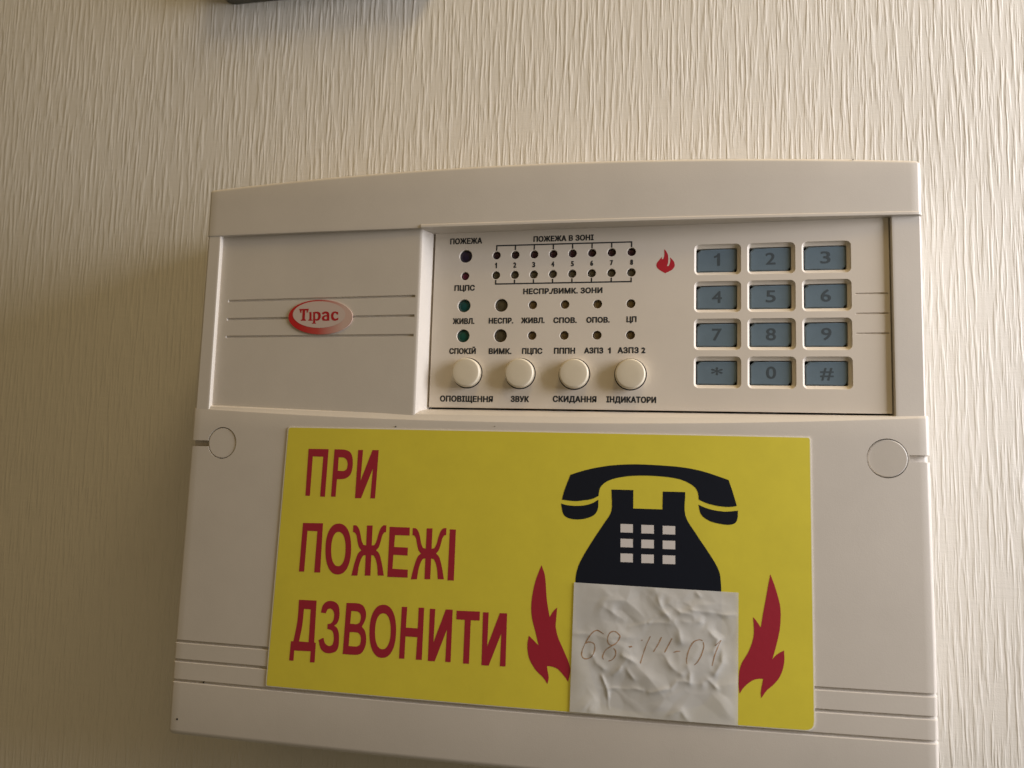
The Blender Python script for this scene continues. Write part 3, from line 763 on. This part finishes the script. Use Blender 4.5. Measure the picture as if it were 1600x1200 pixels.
# dished trays round the key openings
for x, z in keys:
    rings = [(rrect(x, z, 18.24, 12.84, 2.12), -0.12), (rrect(x, z, 17.8, 12.4, 1.9), -0.4), (rrect(x - 0.1, z, 16.9, 11.3, 1.4), -0.85),
             (rrect(x - 0.3, z - 0.1, 15.85, 9.75, 0.7), -1.1), (rrect(x - 0.3, z - 0.1, 15.7, 9.6, 0.6), -1.3), (rrect(x - 0.3, z - 0.1, 15.7, 9.6, 0.6), -4.6)]
    rv = [[bm.verts.new(V(px_, pz_, o)) for px_, pz_ in pts] for pts, o in rings]
    for p, q in zip(rv, rv[1:]):
        for k in range(len(p)):
            k2 = (k + 1) % len(p)
            bm.faces.new((p[k], p[k2], q[k2], q[k]))
for z in RIDGES:
    q = [bm.verts.new(V(a, b, -0.62)) for a, b in ((77.3, z - 0.7), (89.7, z - 0.7), (89.7, z + 0.7), (77.3, z + 0.7))]
    bm.faces.new(q)
plate = finish(bm, 'keypad_plate', M_PLATE, panel, 50, flat_front=True)

for x, z, r, c, l in lamps:
    rr = r - 0.22
    prof = [(rr, -4.8), (rr, -1.3)]
    for k in range(1, 6):
        a = PI / 2 * k / 6
        prof.append((rr * math.cos(a), -1.3 + 0.75 * math.sin(a)))
    prof.append((0, -0.55))
    o = lathe('indicator_lamp', M_LED[c], panel, x, z, prof, 28, 50)
    o['label'] = l

key_text = '123456789*0#'
for (x, z), ch in zip(keys, key_text):
    kx, kz = x - 0.18, z - 0.15
    w, h = 15.1, 9.1
    c1 = 1.35
    ol = [(-w / 2, -h / 2 + .35), (-w / 2 + .35, -h / 2), (w / 2 - c1, -h / 2), (w / 2, -h / 2 + c1), (w / 2, h / 2 - .35), (w / 2 - .35, h / 2),
          (-w / 2 + c1, h / 2), (-w / 2, h / 2 - c1)]
    bm = bmesh.new()
    rv = []
    for s, o in ((0, -4.7), (0, -1.5), (0.12, -1.26), (0.4, -1.15)):
        rv.append([bm.verts.new(V(kx + a - s * (1 if a > 0 else -1), kz + b - s * (1 if b > 0 else -1), o)) for a, b in ol])
    for p, q in zip(rv, rv[1:]):
        for k in range(len(p)):
            k2 = (k + 1) % len(p)
            bm.faces.new((p[k], p[k2], q[k2], q[k]))
    bm.faces.new(rv[-1])
    ko = finish(bm, 'key', M_KEY, panel, 50, flat_front=True)
    wd = {'1': 2.3, '*': 4.4, '#': 4.8}.get(ch, 3.7)
    hh = 5.0
    text('key_legend', ch, kx + 0.1, kz - 2.1 + (-0.6 if ch == '*' else 0), wd, hh, -1.12, M_KEYINK, ko, bold=0.11)

for (x, z) in BTN:
    z += 0.1
    prof = [(6.0, -4.5), (6.0, 1.5), (5.98, 2.3)]
    for k in range(0, 6):
        a = PI / 2 * k / 5
        prof.append((5.2 + 0.75 * math.cos(a), 2.7 + 0.72 * math.sin(a)))
    prof += [(3.0, 3.46), (0, 3.48)]
    lathe('push_button', M_BUTTON, panel, x, z, prof, 64, 40)
    # flat black ring laid on the plate, standing in for shade round the button
    lathe('button_shade_ring', M_BLACK, panel, x, z, [(6.45, 0.015), (5.9, 0.02)], 64)

for s, cx, base, w, h in TEXTS:
    if s.endswith(' 1'):
        text('printed_label', '1', cx + w / 2 - 0.65, base, 1.15, h, 0.03, M_INK, plate)
        s, cx, w = s[:-2], cx - w / 2 + 3.9, 7.8
    text('printed_label', s, cx, base, w, h, 0.03, M_INK, plate)

# zone brackets: a rail with eight ticks above and below the two rows of zone lamps
def strips(name, segs, w, out, material, parent):
    bm = bmesh.new()
    for (x0, z0, x1, z1) in segs:
        bm.faces.new([bm.verts.new(V(a, b, out)) for a, b in ((x0, z0), (x1, z0), (x1, z1), (x0, z1))])
    return finish(bm, name, material, parent, smooth=False)


hw = 0.29
for zr, zo in ((30.75, 28.6), (14.35, 16.1)):
    segs = [(ZONE_X[0] - hw, zr - hw, ZONE_X[7] + hw, zr + hw)]
    for x in ZONE_X:
        segs.append((x - hw, zo, x + hw, zr - hw) if zo < zr else (x - hw, zr + hw, x + hw, zo))
    strips('zone_bracket', segs, hw, 0.03, M_INK, plate)

drape('flame_emblem', EMBLEM[0], M_RED, plate, const(0.03))

# oval badge
badge_out = lambda x: 5.9 + (x + 187) * 0.0136
badge = drape('oval_badge', [LOGO_OUTER], M_BAND, panel, lambda x: badge_out(x) + 0.02, 0.43, smoothing=False, step=50)
for f in badge.data.polygons:
    pass
drape('badge_face', [LOGO_INNER], M_BADGE, badge, lambda x: badge_out(x) + 0.50, smoothing=False, step=50)
drape('badge_lettering', None, M_LOGORED, badge, lambda x: badge_out(x) + 0.53, groups=LOGO_TEXT, step=50)

# specks of dirt on the case
for i, (x, z) in enumerate(SPECKS):
    r = (0.48, 0.32, 0.28, 0.16, 0.4, 0.18)[i]
    o = body(x) + (0.38 if i == 4 else 0.12 if i in (2, 3) else 0.3 if i == 5 else 0.02)
    if i == 1:
        o -= 0.5
    if i == 4:
        continue
    lathe('dirt_speck', M_SPECK, panel, x, z, [(r, o - 0.3), (r * 0.95, o), (r * 0.6, o + 0.12), (0, o + 0.15)], 10)

# ---------------------------------------------------------------- yellow sticker
sticker = thing('warning_sticker', 'yellow glossy sticker with red lettering and a black telephone on the lower cover', 'sticker', V(-45, -100, body(-45)))
inv = Matrix.Translation(-sticker.location)


def under(o, root):
    """parent keeping the place where the mesh was built"""
    o.parent = root
    o.matrix_parent_inverse = Matrix.Translation(-root.location)
    return o


se = STICKER
sp = []
for i, (x, z) in enumerate(se):
    r = (1.2, 1.0, 3.2, 0.8)[i]
    p0, p1, p2 = Vector(se[i - 1]), Vector((x, z)), Vector(se[(i + 1) % 4])
    a, b = (p0 - p1).normalized() * r, (p2 - p1).normalized() * r
    for k in range(5):
        t = k / 4
        q = p1 + a * (1 - t) ** 2 + b * t ** 2
        sp.append((q.x, q.y))
film = drape('film', [sp], M_EDGE, None, lambda x: body(x) + 0.04, 0.30, smoothing=False)
under(film, sticker)
cxm = sum(p[0] for p in sp) / len(sp)
czm = sum(p[1] for p in sp) / len(sp)
ins = []
for x, z in sp:
    ins.append((x - (0.42 if x > cxm else -0.42), z - (0.26 if z > czm else -0.26)))
ground = drape('yellow_ground', [ins], M_YELLOW, None, lambda x: body(x) + 0.39, smoothing=False)
under(ground, sticker)
P1 = lambda x: body(x) + 0.44
for L_ in LETTERS:
    under(drape('red_letter', L_, M_REDP, None, P1), sticker)
tel = under(drape('telephone_picture', None, M_NAVY, None, P1, groups=[PHONE_HANDSET, PHONE_EARS[0], PHONE_EARS[1], PHONE_BODY]), sticker)
tk = drape('dial_key', None, M_WHITEP, None, P1, groups=[[k] for k in PHONE_KEYS], smoothing=False)
tk.name = 'dial_keys'
tk.parent = tel
tk.matrix_parent_inverse = Matrix.Identity(4)
under(drape('flame_picture', FLAME_L, M_REDP, None, P1), sticker)
under(drape('flame_picture', FLAME_R, M_REDP, None, P1), sticker)

# ---------------------------------------------------------------- paper note, creased and taped over
note = thing('paper_note', 'creased white paper note with a handwritten number taped over the telephone on the yellow sticker', 'note',
             V(3.5, -129, body(3.5) + 0.5))
CS = []
for pts, w, h in CREASES:
    CS.append(([Vector(p) for p in pts], w, h))


def seg_d(p, a, b):
    ab = b - a
    t = max(0, min(1, (p - a).dot(ab) / max(1e-9, ab.dot(ab))))
    return (p - a - ab * t).length


def fold(q, k):
    """crumpled-paper noise: sharp ridges with flat facets between them"""
    return 1.0 - min(1.0, abs(mnoise.noise(q)) * k)


def crinkle(x, z):
    # bend the plane a little so that no crease runs straight
    w = Vector((mnoise.noise(Vector((x * 0.16, z * 0.16, 9.1))), mnoise.noise(Vector((x * 0.16, z * 0.16, 21.4)))))
    p = Vector((x, z)) + w * 1.1
    h = 0.0
    for i, (pts, wd, hh) in enumerate(CS):
        d = min(seg_d(p, a, b) for a, b in zip(pts, pts[1:]))
        s = d / (wd * 1.3 + 0.4)
        if s < 4:
            c = (pts[0] + pts[-1]) * 0.5
            L = (pts[0] - pts[-1]).length * 0.5 + 1.5 * wd
            fade = max(0.0, 1.0 - ((p - c).length / (L * 1.15)) ** 3)
            v = 0.7 + 0.6 * mnoise.noise(Vector((p.x * 0.3, p.y * 0.3, i * 3.1)))
            h += (hh * 0.62 if wd > 0.6 else hh * 0.6) * v * fade * (0.75 * math.exp(-s * 1.5) + 0.3 * math.exp(-s * s * 1.3))
    q = Vector((p.x * 0.07, p.y * 0.07, 3.7))
    h += 0.55 * mnoise.noise(q)
    # facets with sharp creases where they meet, pressed flat in places
    for sc, am, off in ((0.062, 0.42, 2.0), (0.125, 0.10, 11.0)):
        dd = mnoise.voronoi(Vector((p.x * sc, p.y * sc * 1.15, off)))[0]
        press = max(0.0, min(1.0, 0.35 + 1.6 * mnoise.noise(Vector((p.x * 0.06, p.y * 0.06, off + 5)))))
        h += am * press * max(0.0, 1.0 - (dd[1] - dd[0]) * 2.2)
    return h


(n0, n1, n2, n3) = [Vector(p) for p in NOTE]


def note_pt(u, v):
    return (n0 * (1 - u) + n1 * u) * (1 - v) + (n3 * (1 - u) + n2 * u) * v


def note_out(x, z, u=None, v=None):
    if u is None:
        d = n1 - n0
        u = (x - n0.x) / d.x
        v = (n0.y - z) / (n0.y - n3.y)
    e = max(0.0, min(1.0, min(u, 1 - u) / 0.11, min(v, 1 - v) / 0.11))
    e = 0.25 + 0.75 * e * (2 - e)
    return body(x) + 0.72 + e * 0.95 * max(-0.22, crinkle(x, z))


bm = bmesh.new()
NU, NV = 150, 120
gv = []
for j in range(NV + 1):
    row = []
    for i in range(NU + 1):
        u, v = i / NU, j / NV
        p = note_pt(u, v)
        row.append(bm.verts.new(V(p.x, p.y, max(body(p.x) + 0.55, note_out(p.x, p.y, u, v)))))
    gv.append(row)
for j in range(NV):
    for i in range(NU):
        bm.faces.new((gv[j][i], gv[j + 1][i], gv[j + 1][i + 1], gv[j][i + 1]))
paper = finish(bm, 'paper_sheet', M_PAPER, None, 60)
under(paper, note)


def ribbon(strokes, width, lift):
    bm = bmesh.new()
    rnd = random.Random(4)
    for st in strokes:
        P = [Vector(p) for p in st]
        pts = []
        for i in range(len(P) - 1):
            p0 = P[max(0, i - 1)]
            p1, p2 = P[i], P[i + 1]
            p3 = P[min(len(P) - 1, i + 2)]
            for s in range(10):
                t = s / 10
                pts.append(0.5 * ((2 * p1) + (p2 - p0) * t + (2 * p0 - 5 * p1 + 4 * p2 - p3) * t * t + (3 * p1 - p0 - 3 * p2 + p3) * t ** 3))
        pts.append(P[-1])
        prev = None
        for i, p in enumerate(pts):
            d = pts[min(i + 1, len(pts) - 1)] - pts[max(i - 1, 0)]
            if d.length < 1e-6:
                continue
            n = Vector((-d.y, d.x)).normalized() * width * 0.5 * (0.75 + 0.5 * mnoise.noise(Vector((p.x * 0.6, p.y * 0.6, 1))))
            cur = []
            for sgn in (-1, 1):
                q = p + n * sgn
                cur.append(bm.verts.new(V(q.x, q.y, max(body(q.x) + 0.55, note_out(q.x, q.y)) + lift)))
            if prev:
                bm.faces.new((prev[0], prev[1], cur[1], cur[0]))
            prev = cur
    return bm


hand = finish(ribbon(HANDWRITING, 0.42, 0.05), 'handwriting', M_PEN, None, 60)
under(hand, note)

# ---------------------------------------------------------------- the dark box above, only its lower edge in the picture
dev = thing('dark_wall_box', 'dark plastic box on the wall above the panel, only its lower edge showing', 'box', V(-170, 245, -WALL))
dx0, dz0 = -233.0, 184.3
outl = []
ow, oh, orr = 125.0, 120.0, 9.0
bm = bmesh.new()
rv = []
for ins_, o in ((0, -49.8), (0, -38), (0.5, -36.2), (1.6, -35.1), (3.0, -34.6)):
    pts = rrect(dx0 + ow / 2, dz0 + oh / 2, ow - 2 * ins_, oh - 2 * ins_, max(2, orr - ins_), 8)
    rv.append([bm.verts.new(V(a, b, o)) for a, b in pts])
for p, q in zip(rv, rv[1:]):
    for k in range(len(p)):
        k2 = (k + 1) % len(p)
        bm.faces.new((p[k], p[k2], q[k2], q[k]))
bm.faces.new(rv[-1])
under(finish(bm, 'casing', M_DEVICE, None, 40), dev)
